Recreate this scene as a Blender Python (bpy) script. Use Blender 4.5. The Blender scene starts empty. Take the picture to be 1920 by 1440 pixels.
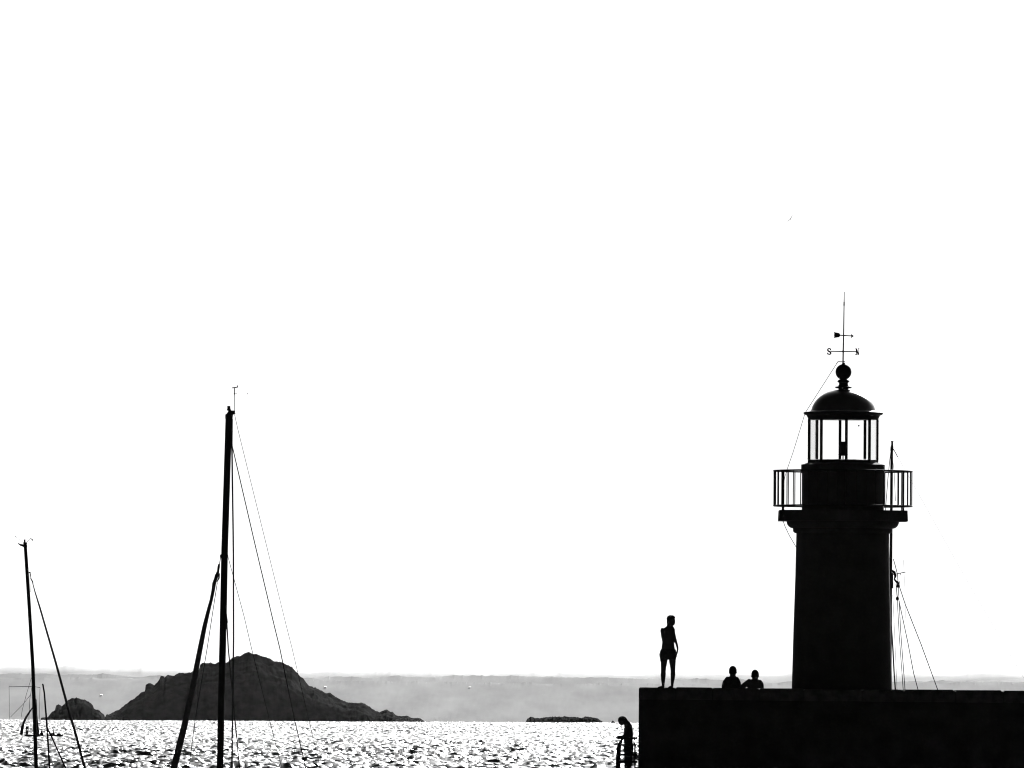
import bpy, bmesh, math, random
import numpy as np
from mathutils import Vector, Matrix, noise as mnoise

sc = bpy.context.scene
col = sc.collection
R = math.radians
random.seed(7)
rng = np.random.default_rng(11)

# ------------------------------------------------------------------ camera
EYE = 1.9                      # eye height above the water
F = 27000.0                    # focal length in photograph pixels (1920 wide): a long telephoto
PITCH, ROLL = R(1.3023), R(0.305)
EARTH = 6.371e6                # the sea and everything on it curves away
cam = bpy.data.cameras.new('camera')
cam.sensor_width = 36.0
cam.lens = F / 1920 * 36
cam.clip_start, cam.clip_end = 1.0, 200000
cam_ob = bpy.data.objects.new('camera', cam)
col.objects.link(cam_ob)
sc.camera = cam_ob
CAMROT = Matrix.Rotation(R(90) + PITCH, 3, 'X') @ Matrix.Rotation(ROLL, 3, 'Z')
cam_ob.matrix_world = Matrix.Translation((0, 0, EYE)) @ CAMROT.to_4x4()

# ------------------------------------------------------------------ light
SUN_EL, SUN_AZ = R(21), R(12)          # in front of the camera, a little to the right
world = bpy.data.worlds.new('World')
sc.world = world
world.use_nodes = True
wn, wl = world.node_tree.nodes, world.node_tree.links
sky = wn.new('ShaderNodeTexSky')
sky.sky_type = 'NISHITA'
sky.sun_disc = False
sky.sun_elevation = SUN_EL
sky.sun_rotation = SUN_AZ
sky.dust_density = 2.0
bw = wn.new('ShaderNodeRGBToBW')       # black and white film
wl.new(sky.outputs[0], bw.inputs[0])
dv = wn.new('ShaderNodeMath'); dv.operation = 'MULTIPLY'; dv.inputs[1].default_value = 0.1
mn = wn.new('ShaderNodeMath'); mn.operation = 'MINIMUM'; mn.inputs[1].default_value = 0.9
pw = wn.new('ShaderNodeMath'); pw.operation = 'POWER'; pw.inputs[1].default_value = 3.0
mu = wn.new('ShaderNodeMath'); mu.operation = 'MULTIPLY'; mu.inputs[1].default_value = 10
wl.new(bw.outputs[0], dv.inputs[0]); wl.new(dv.outputs[0], mn.inputs[0]); wl.new(mn.outputs[0], pw.inputs[0]); wl.new(pw.outputs[0], mu.inputs[0])
wl.new(mu.outputs[0], wn['Background'].inputs['Color'])
wn['Background'].inputs['Strength'].default_value = 0.055

sun = bpy.data.lights.new('sun', 'SUN')
sun.energy = 5.0
sun.angle = R(0.5)
sun.color = (1, 1, 1)
sun_ob = bpy.data.objects.new('sun', sun)
col.objects.link(sun_ob)
sdir = Vector((math.sin(SUN_AZ) * math.cos(SUN_EL), math.cos(SUN_AZ) * math.cos(SUN_EL), math.sin(SUN_EL)))
sun_ob.rotation_euler = (-sdir).to_track_quat('-Z', 'Y').to_euler()
sun_ob.location = sdir * 300

sc.view_settings.view_transform = 'Standard'
sc.view_settings.look = 'None'
sc.view_settings.exposure = 1.45
sc.view_settings.gamma = 1.0


# ------------------------------------------------------------------ helpers
def P(px, py, Y):
    """the point at depth Y (metres in front of the camera) that the photograph's pixel looks at"""
    d = CAMROT @ Vector(((px - 960) / F, (720 - py) / F, -1))
    return Vector((0, 0, EYE)) + d * (Y / d.y)


def drop(d):
    return -d * d / (2 * EARTH)


def mat(name, c, rough=0.8, spec=0.15, metal=0.0, var=0.3, scale=3.0, bump=0.0, bscale=None):
    m = bpy.data.materials.new(name)
    m.use_nodes = True
    n, l = m.node_tree.nodes, m.node_tree.links
    b = n['Principled BSDF']
    b.inputs['Roughness'].default_value = rough
    b.inputs['Metallic'].default_value = metal
    b.inputs['Specular IOR Level'].default_value = spec
    tc = n.new('ShaderNodeTexCoord')
    nz = n.new('ShaderNodeTexNoise')
    nz.inputs['Scale'].default_value = scale
    nz.inputs['Detail'].default_value = 6
    l.new(tc.outputs['Object'], nz.inputs['Vector'])
    rp = n.new('ShaderNodeValToRGB')
    lo, hi = c * (1 - var), c * (1 + var)
    rp.color_ramp.elements[0].position = 0.3
    rp.color_ramp.elements[1].position = 0.7
    rp.color_ramp.elements[0].color = (lo, lo, lo, 1)
    rp.color_ramp.elements[1].color = (hi, hi, hi, 1)
    l.new(nz.outputs['Fac'], rp.inputs['Fac'])
    l.new(rp.outputs['Color'], b.inputs['Base Color'])
    if bump:
        n2 = n.new('ShaderNodeTexNoise')
        n2.inputs['Scale'].default_value = bscale or scale * 6
        n2.inputs['Detail'].default_value = 5
        l.new(tc.outputs['Object'], n2.inputs['Vector'])
        bp = n.new('ShaderNodeBump')
        bp.inputs['Strength'].default_value = bump
        bp.inputs['Distance'].default_value = 0.05
        l.new(n2.outputs['Fac'], bp.inputs['Height'])
        l.new(bp.outputs['Normal'], b.inputs['Normal'])
    return m


M = {}
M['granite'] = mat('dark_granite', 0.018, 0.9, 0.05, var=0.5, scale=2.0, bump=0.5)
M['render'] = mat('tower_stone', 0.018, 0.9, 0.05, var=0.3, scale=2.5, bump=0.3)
M['coping'] = mat('pale_worn_coping', 0.03, 0.85, 0.1, var=0.5, scale=4, bump=0.4)
M['iron'] = mat('black_painted_iron', 0.01, 0.7, 0.04, var=0.4, scale=8)
M['dome'] = mat('dark_sheet_metal', 0.03, 0.35, 0.4, var=0.3, scale=5)
M['flashing'] = mat('pale_zinc_flashing', 0.35, 0.4, 0.4, var=0.2, scale=5)
M['alu'] = mat('dark_anodised_mast', 0.012, 0.85, 0.02, var=0.2, scale=6)
M['rope'] = mat('dark_rope', 0.02, 0.9, 0.0, var=0.2, scale=20)
M['cloth'] = mat('furled_dark_sailcloth', 0.03, 0.9, 0.02, var=0.3, scale=9)
M['hull'] = mat('dark_hull_paint', 0.03, 0.6, 0.15, var=0.2, scale=2)
M['deck'] = mat('worn_deck', 0.07, 0.8, 0.1, var=0.3, scale=6)
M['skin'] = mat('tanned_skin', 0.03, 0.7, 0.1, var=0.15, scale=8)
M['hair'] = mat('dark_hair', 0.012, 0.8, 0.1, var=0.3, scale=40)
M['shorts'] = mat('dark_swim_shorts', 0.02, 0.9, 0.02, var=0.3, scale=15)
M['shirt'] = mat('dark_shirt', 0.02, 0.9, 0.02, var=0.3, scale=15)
M['rock'] = mat('island_rock_and_heath', 0.03, 0.95, 0.0, var=0.4, scale=0.4)
M['coast'] = mat('coast_fields', 0.33, 0.95, 0.0, var=0.16, scale=0.012)  # base colour lightened to make up for the thin haze volume
M['farland'] = mat('haze_pale_far_hills', 0.58, 0.95, 0.0, var=0.12, scale=0.01)  # paleness is distance haze put into the base colour
M['midland'] = mat('haze_pale_mid_hills', 0.36, 0.95, 0.0, var=0.14, scale=0.012)  # step between coast and far ridge, haze carried in the colour
for q in ('coast', 'midland', 'farland'):      # fields run up the slopes in long strips
    nt_ = M[q].node_tree
    mpn = nt_.nodes.new('ShaderNodeMapping'); mpn.inputs['Scale'].default_value = (1, 0.3, 0.6)
    lk = [x for x in nt_.links if x.to_node.type == 'TEX_NOISE'][0]
    src, dst = lk.from_socket, lk.to_socket
    nt_.links.remove(lk); nt_.links.new(src, mpn.inputs['Vector']); nt_.links.new(mpn.outputs['Vector'], dst)
M['bird'] = mat('gull_feathers', 0.04, 0.9, 0.05, var=0.4, scale=6)
M['white'] = mat('white_house_paint', 0.75, 0.8, 0.1, var=0.05, scale=0.5)


def glass_material():
    m = bpy.data.materials.new('salt_hazed_glass')
    m.use_nodes = True
    n, l = m.node_tree.nodes, m.node_tree.links
    n.remove(n['Principled BSDF'])
    tr = n.new('ShaderNodeBsdfTransparent')
    tr.inputs['Color'].default_value = (0.995, 0.995, 0.995, 1)
    gl = n.new('ShaderNodeBsdfGlossy')
    gl.inputs['Roughness'].default_value = 0.03
    df = n.new('ShaderNodeBsdfDiffuse')
    df.inputs['Color'].default_value = (0.4, 0.4, 0.4, 1)
    lw = n.new('ShaderNodeLayerWeight')
    lw.inputs['Blend'].default_value = 0.5
    p3 = n.new('ShaderNodeMath'); p3.operation = 'POWER'; p3.inputs[1].default_value = 2.5
    mp = n.new('ShaderNodeMath'); mp.operation = 'MULTIPLY'; mp.inputs[1].default_value = 0.9
    l.new(lw.outputs['Facing'], p3.inputs[0]); l.new(p3.outputs[0], mp.inputs[0])
    nz = n.new('ShaderNodeTexNoise'); nz.inputs['Scale'].default_value = 2.5; nz.inputs['Detail'].default_value = 5
    tc = n.new('ShaderNodeTexCoord'); l.new(tc.outputs['Object'], nz.inputs['Vector'])
    ml = n.new('ShaderNodeMath'); ml.operation = 'MULTIPLY'; ml.inputs[1].default_value = 0.02
    l.new(nz.outputs['Fac'], ml.inputs[0])
    m1 = n.new('ShaderNodeMixShader'); m2 = n.new('ShaderNodeMixShader')
    l.new(ml.outputs[0], m1.inputs['Fac']); l.new(tr.outputs[0], m1.inputs[1]); l.new(df.outputs[0], m1.inputs[2])
    l.new(mp.outputs[0], m2.inputs['Fac']); l.new(m1.outputs[0], m2.inputs[1]); l.new(gl.outputs[0], m2.inputs[2])
    l.new(m2.outputs[0], n['Material Output'].inputs['Surface'])
    return m


M['glass'] = glass_material()


class MB:
    """collects shapes in world coordinates, then links them as one mesh object"""

    def __init__(self):
        self.v, self.f = [], []

    def add(self, vs, fs):
        o = len(self.v)
        self.v += [tuple(v) for v in vs]
        self.f += [tuple(i + o for i in f) for f in fs]

    def box(self, a, b):
        x0, y0, z0 = a; x1, y1, z1 = b
        self.add([(x0, y0, z0), (x1, y0, z0), (x1, y1, z0), (x0, y1, z0), (x0, y0, z1), (x1, y0, z1), (x1, y1, z1), (x0, y1, z1)],
                 [(3, 2, 1, 0), (4, 5, 6, 7), (0, 1, 5, 4), (1, 2, 6, 5), (2, 3, 7, 6), (3, 0, 4, 7)])

    def tube(self, pts, radii, n=8, squash=1.0):
        pts = [Vector(p) for p in pts]
        if not hasattr(radii, '__len__'):
            radii = [radii] * len(pts)
        vs, fs = [], []
        ref = None
        for i, p in enumerate(pts):
            a = pts[max(0, i - 1)]; b = pts[min(len(pts) - 1, i + 1)]
            t = (b - a).normalized()
            if ref is None:
                ref = Vector((0, 1, 0)) if abs(t.y) < 0.9 else Vector((1, 0, 0))
            u = t.cross(ref).normalized(); w = u.cross(t).normalized()
            ref = w
            for k in range(n):
                th = 2 * math.pi * k / n
                vs.append(p + (u * math.cos(th) + w * math.sin(th) * squash) * radii[i])
        for i in range(len(pts) - 1):
            for k in range(n):
                fs.append((i * n + k, i * n + (k + 1) % n, (i + 1) * n + (k + 1) % n, (i + 1) * n + k))
        fs.append(tuple(range(n - 1, -1, -1)))
        fs.append(tuple((len(pts) - 1) * n + k for k in range(n)))
        self.add(vs, fs)

    def rev(self, c, prof, n=64, phase=0.0, top=True, bottom=True):
        """turn a profile of (radius, z) about the vertical through c"""
        vs, fs = [], []
        for r, z in prof:
            for k in range(n):
                th = phase + 2 * math.pi * k / n
                vs.append((c[0] + r * math.cos(th), c[1] + r * math.sin(th), z))
        for i in range(len(prof) - 1):
            for k in range(n):
                fs.append((i * n + k, i * n + (k + 1) % n, (i + 1) * n + (k + 1) % n, (i + 1) * n + k))
        if bottom: fs.append(tuple(range(n - 1, -1, -1)))
        if top: fs.append(tuple((len(prof) - 1) * n + k for k in range(n)))
        self.add(vs, fs)

    def ball(self, c, r, n=16, m=10):
        if not hasattr(r, '__len__'): r = (r, r, r)
        vs = [(c[0], c[1], c[2] - r[2])]
        for i in range(1, m):
            a = -math.pi / 2 + math.pi * i / m
            for k in range(n):
                th = 2 * math.pi * k / n
                vs.append((c[0] + r[0] * math.cos(a) * math.cos(th), c[1] + r[1] * math.cos(a) * math.sin(th), c[2] + r[2] * math.sin(a)))
        vs.append((c[0], c[1], c[2] + r[2]))
        fs = [(0, 1 + (k + 1) % n, 1 + k) for k in range(n)]
        for i in range(m - 2):
            for k in range(n):
                a = 1 + i * n
                fs.append((a + k, a + (k + 1) % n, a + n + (k + 1) % n, a + n + k))
        last = 1 + (m - 2) * n
        fs += [(last + k, last + (k + 1) % n, last + n) for k in range(n)]
        self.add(vs, fs)

    def prism(self, outline, depth):
        """outline: list of world points in a plane of constant y; thickness along y"""
        n = len(outline)
        a = [(p[0], p[1] - depth / 2, p[2]) for p in outline]
        b = [(p[0], p[1] + depth / 2, p[2]) for p in outline]
        self.add(a + b, [tuple(range(n)), tuple(range(2 * n - 1, n - 1, -1))] +
                 [((i + 1) % n, i, n + i, n + (i + 1) % n) for i in range(n)])

    def build(self, name, m, parent=None, smooth=False, angle=40):
        me = bpy.data.meshes.new(name)
        off = Vector((0, 0, 0))
        p = parent
        while p is not None:
            off += p.location
            p = p.parent
        me.from_pydata([Vector(v) - off for v in self.v], [], self.f)
        bm = bmesh.new(); bm.from_mesh(me)
        bmesh.ops.recalc_face_normals(bm, faces=bm.faces)
        bm.to_mesh(me); bm.free()
        if smooth:
            me.shade_smooth()
            me.set_sharp_from_angle(angle=R(angle))
        me.materials.append(m)
        o = bpy.data.objects.new(name, me)
        col.objects.link(o)
        if parent: o.parent = parent
        return o


def tag(o, label=None, cat=None, group=None, kind=None):
    if label: o['label'] = label
    if cat: o['category'] = cat
    if group: o['group'] = group
    if kind: o['kind'] = kind
    return o


def empty(name, loc, label, cat, group=None):
    o = bpy.data.objects.new(name, None)
    o.empty_display_size = 0.2
    col.objects.link(o)
    o.location = loc
    return tag(o, label, cat, group)


# ------------------------------------------------------------------ sea
def build_sea():
    fine = np.linspace(-0.0415, 0.0155, 520)                      # directions the lens covers, with a margin
    coarse_r = np.concatenate([np.linspace(0.017, 0.3, 30), np.linspace(0.35, math.pi, 24)[:-1]])
    coarse_l = np.concatenate([-np.linspace(0.35, math.pi, 24)[::-1], -np.linspace(0.043, 0.3, 26)[::-1]])
    th = np.concatenate([coarse_l, fine, coarse_r])
    rs = [1.0]
    while rs[-1] < 46000:
        r = rs[-1]
        if r < 380: k = 0.04
        elif r < 5200: k = 0.0006
        elif r < 6000: k = 0.01
        else: k = 0.05
        rs.append(r * (1 + k))
    rs = np.array(rs)
    nr, nt = len(rs), len(th)
    X = (rs[:, None] * np.sin(th)[None]).astype(np.float64)
    Y = (rs[:, None] * np.cos(th)[None]).astype(np.float64)
    Z = np.repeat((drop(rs) if False else -rs ** 2 / (2 * EARTH))[:, None], nt, 1)
    dr = np.gradient(rs)
    comps = []
    NC = 96
    for i in range(NC):
        lam = 0.18 * (11 / 0.18) ** (i / (NC - 1.0)) * rng.uniform(0.95, 1.05)
        ang = -math.pi / 2 + R(8) + rng.normal(0, 0.5)
        slope = 0.102 * (1.0 if lam < 0.6 else (0.6 / lam) ** 1.05)
        comps.append((lam, ang, slope * lam / (2 * math.pi), rng.uniform(0, 6.28)))
    # patches of rougher and smoother water (cat's paws)
    gust = np.zeros_like(Z)
    for i in range(14):
        lam = rng.uniform(25, 160); a = rng.uniform(0, 6.28)
        gust += np.sin(2 * math.pi / lam * (X * math.cos(a) + 0.35 * Y * math.sin(a)) + rng.uniform(0, 6.28))
    gust = np.clip(1 + 0.13 * gust, 0.5, 1.45)
    GX = np.zeros_like(Z); GY = np.zeros_like(Z)
    sel = rs > 300
    Xs, Ys, gs = X[sel], Y[sel], gust[sel]
    for lam, a, amp, ph in comps:
        k = 2 * math.pi / lam
        ca, sa = math.cos(a), math.sin(a)
        arg = k * (Xs * ca + Ys * sa) + ph
        g = amp * gs if lam < 5 else amp
        Z[sel] += g * (np.sin(arg) + 0.25 * np.cos(2 * arg))
        sl = g * k * (np.cos(arg) - 0.5 * np.sin(2 * arg))
        GX[sel] += sl * ca; GY[sel] += sl * sa
    ln = np.sqrt(1 + GX ** 2 + GY ** 2)
    nor = np.stack([-GX / ln, -GY / ln, 1 / ln], -1).reshape(-1, 3).astype(np.float32)
    co = np.empty((nr * nt, 3), np.float32)
    co[:, 0] = X.ravel(); co[:, 1] = Y.ravel(); co[:, 2] = Z.ravel()
    i = np.arange(nr - 1)[:, None]; j = np.arange(nt)[None]
    j1 = (j + 1) % nt
    q = np.stack([i * nt + j, i * nt + j1, (i + 1) * nt + j1, (i + 1) * nt + j], -1)[:, :, ::-1].reshape(-1, 4).astype(np.int32)
    me = bpy.data.meshes.new('sea')
    me.vertices.add(len(co)); me.vertices.foreach_set('co', co.ravel())
    me.loops.add(q.size); me.loops.foreach_set('vertex_index', q.ravel())
    me.polygons.add(len(q)); me.polygons.foreach_set('loop_start', np.arange(0, q.size, 4, dtype=np.int32))
    me.polygons.foreach_set('use_smooth', np.ones(len(q), bool))
    me.update(calc_edges=True)
    at = me.attributes.new('wave_normal', 'FLOAT_VECTOR', 'POINT')    # true slope of the waves at every vertex
    at.data.foreach_set('vector', nor.ravel())
    m = bpy.data.materials.new('sea_water')
    m.use_nodes = True
    n, l = m.node_tree.nodes, m.node_tree.links
    b = n['Principled BSDF']
    b.inputs['Base Color'].default_value = (0.11, 0.11, 0.11, 1)
    b.inputs['Roughness'].default_value = 0.36
    b.inputs['IOR'].default_value = 1.33
    tc = n.new('ShaderNodeTexCoord')
    nz = n.new('ShaderNodeTexNoise'); nz.inputs['Scale'].default_value = 7; nz.inputs['Detail'].default_value = 3
    l.new(tc.outputs['Object'], nz.inputs['Vector'])
    bp = n.new('ShaderNodeBump'); bp.inputs['Strength'].default_value = 1.0; bp.inputs['Distance'].default_value = 0.005
    an = n.new('ShaderNodeAttribute'); an.attribute_name = 'wave_normal'
    l.new(an.outputs['Vector'], bp.inputs['Normal'])
    l.new(nz.outputs['Fac'], bp.inputs['Height']); l.new(bp.outputs['Normal'], b.inputs['Normal'])
    me.materials.append(m)
    o = bpy.data.objects.new('sea', me)
    col.objects.link(o)
    o['kind'] = 'structure'
    return o


build_sea()


# ------------------------------------------------------------------ far land
def interp(pts, x):
    return np.interp(x, [p[0] for p in pts], [p[1] for p in pts])


def fbm(x, y, s, oct=5, seed=0.0):
    return mnoise.fractal(Vector((x / s + seed, y / s - seed, seed * 0.37)), 1.0, 2.1, oct)


def ridge_land(name, outline, Y, half, nx, ny, mat_, rough, rscale, power=0.8, x_pad=0.0, cliffs=0.0, seed=0.0, trees=None):
    """land whose crest follows an outline; falls away to front and back from the crest"""
    pts = [(P(px, py, Y).x, P(px, py, Y).z) for px, py in outline]
    base = drop(Y) - 1.0
    x0, x1 = pts[0][0] - x_pad, pts[-1][0] + x_pad
    vs, fs = [], []
    for j in range(ny + 1):
        v = -1 + 2 * j / ny
        for i in range(nx + 1):
            x = x0 + (x1 - x0) * i / nx
            h = float(interp(pts, x)) - base
            wob = 0.25 * fbm(x, 0, half * 1.2, 3, seed + 3)
            vv = v + wob * (1 - abs(v))
            s = max(0.0, 1 - abs(vv)) ** power
            if cliffs: s = s * (1 - cliffs) + cliffs * min(1.0, s * 2.6)
            y = Y + v * half
            z = base + max(0.0, h) * s
            edge = min(1.0, s * 3)
            z += rough * edge * fbm(x, y, rscale, 6, seed) * min(1.0, max(0.1, h / (rough * 6)))
            if trees: z += trees(x) * max(0.0, (s - 0.955) / 0.045)
            vs.append((x, y, z if abs(v) < 0.999 else base - 2))
    for j in range(ny):
        for i in range(nx):
            a = j * (nx + 1) + i
            fs.append((a, a + 1, a + nx + 2, a + nx + 1))
    b = MB(); b.add(vs, fs)
    o = b.build(name, mat_, None, smooth=True, angle=7 if trees and Y < 40000 else 180)
    o['kind'] = 'structure'
    return o


ISLE = [(196, 1352), (200, 1340), (212, 1336), (222, 1332.5), (230, 1326), (240, 1319), (250, 1311), (258, 1305), (265, 1301), (272, 1299.5), (273, 1288), (278, 1283),
        (284, 1282), (289, 1287), (295, 1281), (300, 1274), (301, 1270), (306, 1268), (309, 1270), (313, 1264), (326, 1264),
        (336, 1263), (350, 1262), (358, 1261), (368, 1259), (373, 1256), (375, 1247), (380, 1242), (390, 1241), (402, 1240),
        (410, 1238.5), (424, 1239), (431, 1236), (436, 1232), (446, 1230), (456, 1228), (460, 1226), (466, 1224.5), (479, 1224.5),
        (486, 1226.5), (490, 1230), (500, 1234), (512, 1237), (524, 1241), (540, 1246), (548, 1251), (560, 1265), (568, 1274), (580, 1284),
        (592, 1289), (606, 1297), (620, 1303), (636, 1311), (650, 1317), (660, 1319), (672, 1318), (684, 1320), (688, 1324), (696, 1331),
        (704, 1335), (712, 1334), (720, 1332), (726, 1331), (731, 1335), (736, 1336), (741, 1341), (752, 1344), (766, 1344), (774, 1347.5),
        (788, 1347), (793, 1350), (796, 1353)]
ISLET = [(76, 1351), (78, 1346), (84, 1345), (90, 1344), (97, 1337), (103, 1332), (105, 1324), (110, 1322), (116, 1324), (120, 1319), (125, 1316),
         (134, 1311), (136, 1309.5), (140, 1311), (144, 1309.5), (150, 1311), (158, 1310), (164, 1314), (170, 1318), (174, 1323), (176, 1330), (184, 1333), (190, 1337), (195, 1341), (199, 1351)]
REEF = [(986, 1353), (989, 1347), (995, 1344.5), (1003, 1346), (1012, 1347), (1024, 1345), (1034, 1344), (1050, 1343.5), (1068, 1344.5), (1082, 1344),
        (1090, 1347), (1098, 1344), (1103, 1343), (1110, 1346), (1118, 1346), (1124, 1350), (1131, 1354)]
o = ridge_land('island', ISLE, 4000, 26, 640, 60, M['rock'], 0.75, 2.6, power=0.75, cliffs=0.35, seed=1.3)
o['label'] = 'dark rocky island with a rounded summit across the bay'
o = ridge_land('islet', ISLET, 3990, 11, 200, 36, M['rock'], 0.6, 1.8, power=0.6, cliffs=0.4, seed=5.1)
o['label'] = 'small rugged islet at the left tip of the rounded island'
o = ridge_land('reef', REEF, 4200, 6, 220, 20, M['rock'], 0.4, 1.2, power=0.5, cliffs=0.4, seed=8.2)
o['label'] = 'low dark reef alone in the middle of the bay'
ROCK = [(1146, 1354.5), (1147, 1352), (1149, 1351), (1151, 1352.5), (1153, 1354.5)]
o = ridge_land('rock', ROCK, 4200, 1.0, 14, 8, M['rock'], 0.1, 0.4, power=0.5, seed=2.2)

def treeline(px, seed):
    # woods, hedges and gaps along a skyline, in photograph pixels
    v = mnoise.fractal(Vector((px / 46.0, seed, 0)), 0.9, 2.0, 6)
    w = mnoise.fractal(Vector((px / 9.0, seed + 4, 0)), 0.8, 2.0, 4)
    return max(-2.0, 4.5 * v) + 1.7 * max(0, w) * (1.2 + v)


CO = [(i, 1274 + 0.0055 * (i - 300) - 3 * math.sin(i / 260.0 + .5)) for i in range(-340, 2300, 20)]
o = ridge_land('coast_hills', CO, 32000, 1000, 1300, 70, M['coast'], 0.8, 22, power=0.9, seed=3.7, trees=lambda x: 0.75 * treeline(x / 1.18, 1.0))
o['label'] = 'long hazy wooded coast across the bay'
MID = [(i, 1265 + 0.0055 * (i - 300) + (3 if i > 1500 else 3 * max(0, (i - 1150) / 350)) - 2.5 * math.sin(i / 170.0 + 2)) for i in range(-340, 2300, 20)]
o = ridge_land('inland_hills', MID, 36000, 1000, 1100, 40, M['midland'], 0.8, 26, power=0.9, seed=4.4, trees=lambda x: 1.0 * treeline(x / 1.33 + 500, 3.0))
o['label'] = 'paler wooded ridge rising just behind the hazy coast'
FAR = [(i, 1253 + 0.0075 * (i - 300) - 3 * math.sin(i / 330.0 + 2)) for i in range(-340, 2300, 20)]
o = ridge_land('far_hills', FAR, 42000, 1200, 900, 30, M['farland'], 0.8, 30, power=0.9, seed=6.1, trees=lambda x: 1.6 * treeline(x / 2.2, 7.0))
o['label'] = 'faint farthest ridge behind the hazy coast'

# pale low-roofed buildings on the coast, standing on the hillside
for k, (px, py, lab) in enumerate([(881, 1288, 'white roofed barn on the hazy coast between the island and the low reef'),
                                   (190, 1302, 'white roofed barn on the hazy coast above the small islet'),
                                   (610, 1287, 'white roofed barn on the hazy coast above the right slope of the island')]):
    zc, zb = P(px, float(interp(CO, px)), 32000).z, drop(32000) - 1
    z = P(px, py, 31500).z
    sv = max(0.02, (z - zb) / (zc - zb)) ** (1 / 0.9)
    Yh = 32000 - 1000 * (1 - sv) - (27, 14, 14)[k]
    c = P(px, py, Yh)
    u = Yh / F
    h = empty('barn', (c.x, Yh, c.z - 2), lab, 'barn', 'white roofed barns on the far coast')
    w = 1.8 * u
    b = MB(); b.box((c.x - w, Yh - 15, c.z - 5), (c.x + w, Yh + 40, c.z - 0.8)); b.build('wall', M['white'], h)
    b = MB()
    e = c.z - 0.8
    b.add([(c.x - w - .4, Yh - 16, e), (c.x + w + .4, Yh - 16, e), (c.x + w + .4, Yh + 41, e), (c.x - w - .4, Yh + 41, e),
           (c.x - w - .4, Yh + 12, e + 1.5), (c.x + w + .4, Yh + 12, e + 1.5)], [(0, 1, 5, 4), (2, 3, 4, 5), (0, 4, 3), (1, 2, 5), (3, 2, 1, 0)])
    b.build('roof', M['white'], h)

# ------------------------------------------------------------------ pier
LY = 351.0                                   # depth of the lighthouse axis
PF, PB = LY - 4, LY + 2                        # front and back edge of the pier's top
A = P(1198, 1288.2, PF); B = P(1920, 1295.2, PF)
PX0 = A.x
PTOP = A.z
SLOPE = (B.z - A.z) / (B.x - A.x)


def pier_z(x):
    return PTOP + SLOPE * (x - PX0)


def end_x(y):
    return PX0 + (y - PF) * 0.035              # the end wall is not quite square to the front


pier = empty('pier', (PX0, PF, 0), 'massive dark stone pier carrying the lighthouse and running out of frame', 'pier')
PX1 = PX0 + 60
xl = P(1196, 1440, PF).x
b = MB()


def pier_block(b, y0, y1, z_off, z_bot, x0=PX0, x1=PX1, batter=0.03):
    xa, xb = end_x(y0) if x0 == PX0 else x0, end_x(y1) if x0 == PX0 else x0
    vs = [(xa - batter, y0 - batter, z_bot), (x1, y0 - batter, z_bot), (x1, y1 + batter, z_bot), (xb - batter, y1 + batter, z_bot),
          (xa, y0, pier_z(xa) + z_off), (x1, y0, pier_z(x1) + z_off), (x1, y1, pier_z(x1) + z_off), (xb, y1, pier_z(xb) + z_off)]
    b.add(vs, [(3, 2, 1, 0), (4, 5, 6, 7), (0, 1, 5, 4), (1, 2, 6, 5), (2, 3, 7, 6), (3, 0, 4, 7)])


pier_block(b, PF, PB, -0.05, -4)
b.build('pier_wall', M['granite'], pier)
b = MB()
pier_block(b, PB + 0.03, PB + 1.5, -0.33, -4)
b.build('seaward_ledge', M['granite'], pier)
b = MB()                                     # coping: worn blocks of uneven height along the whole top
x = PX0
prng = random.Random(3)
while x < PX1:
    w = prng.uniform(0.7, 1.5)
    for (ya, yb) in ((PF - 0.012, PF + 1.2), (PF + 1.2, PF + 2.4), (PF + 2.4, PF + 4.2), (PF + 4.2, PB + 0.012)):
        dz = prng.uniform(-0.022, 0.006)
        z0, z1 = pier_z(x) + dz, pier_z(x + w) + dz + prng.uniform(-0.008, 0.008)
        g = 0.006
        xa, xb = x + g, x + w - g
        if x == PX0: xa = end_x(ya) + 0.008
        bev = 0.025
        zb = -0.30
        vs = [(xa, ya + g, pier_z(x) + zb), (xb, ya + g, pier_z(x) + zb), (xb, yb - g, pier_z(x) + zb), (xa, yb - g, pier_z(x) + zb),
              (xa, ya + g, z0 - bev), (xb, ya + g, z1 - bev), (xb, yb - g, z1 - bev), (xa, yb - g, z0 - bev),
              (xa + bev, ya + g + bev, z0), (xb - bev, ya + g + bev, z1), (xb - bev, yb - g - bev, z1), (xa + bev, yb - g - bev, z0)]
        b.add(vs, [(3, 2, 1, 0), (0, 1, 5, 4), (1, 2, 6, 5), (2, 3, 7, 6), (3, 0, 4, 7),
                   (4, 5, 9, 8), (5, 6, 10, 9), (6, 7, 11, 10), (7, 4, 8, 11), (8, 9, 10, 11)])
    x += w
b.build('coping', M['coping'], pier)
# lower landing at the pier's end, at the water's edge
LZ = 0.12
lx0 = P(1146, 1440, LY - 2).x
b = MB(); b.box((lx0, LY - 2.8, -3), (PX0 - 0.06, LY + 1.6, LZ)); b.build('landing', M['granite'], pier)

# ------------------------------------------------------------------ lighthouse
AX = P(1578.7, 1290, LY).x
SC = (P(1700, 1000, LY).x - P(1600, 1000, LY).x) / 100.0       # metres per pixel at the axis
C0 = (AX, LY, 0)


def lz(py): return P(1580, py, LY).z


def prof(pts): return [(r * SC, lz(py)) for r, py in pts]


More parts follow.
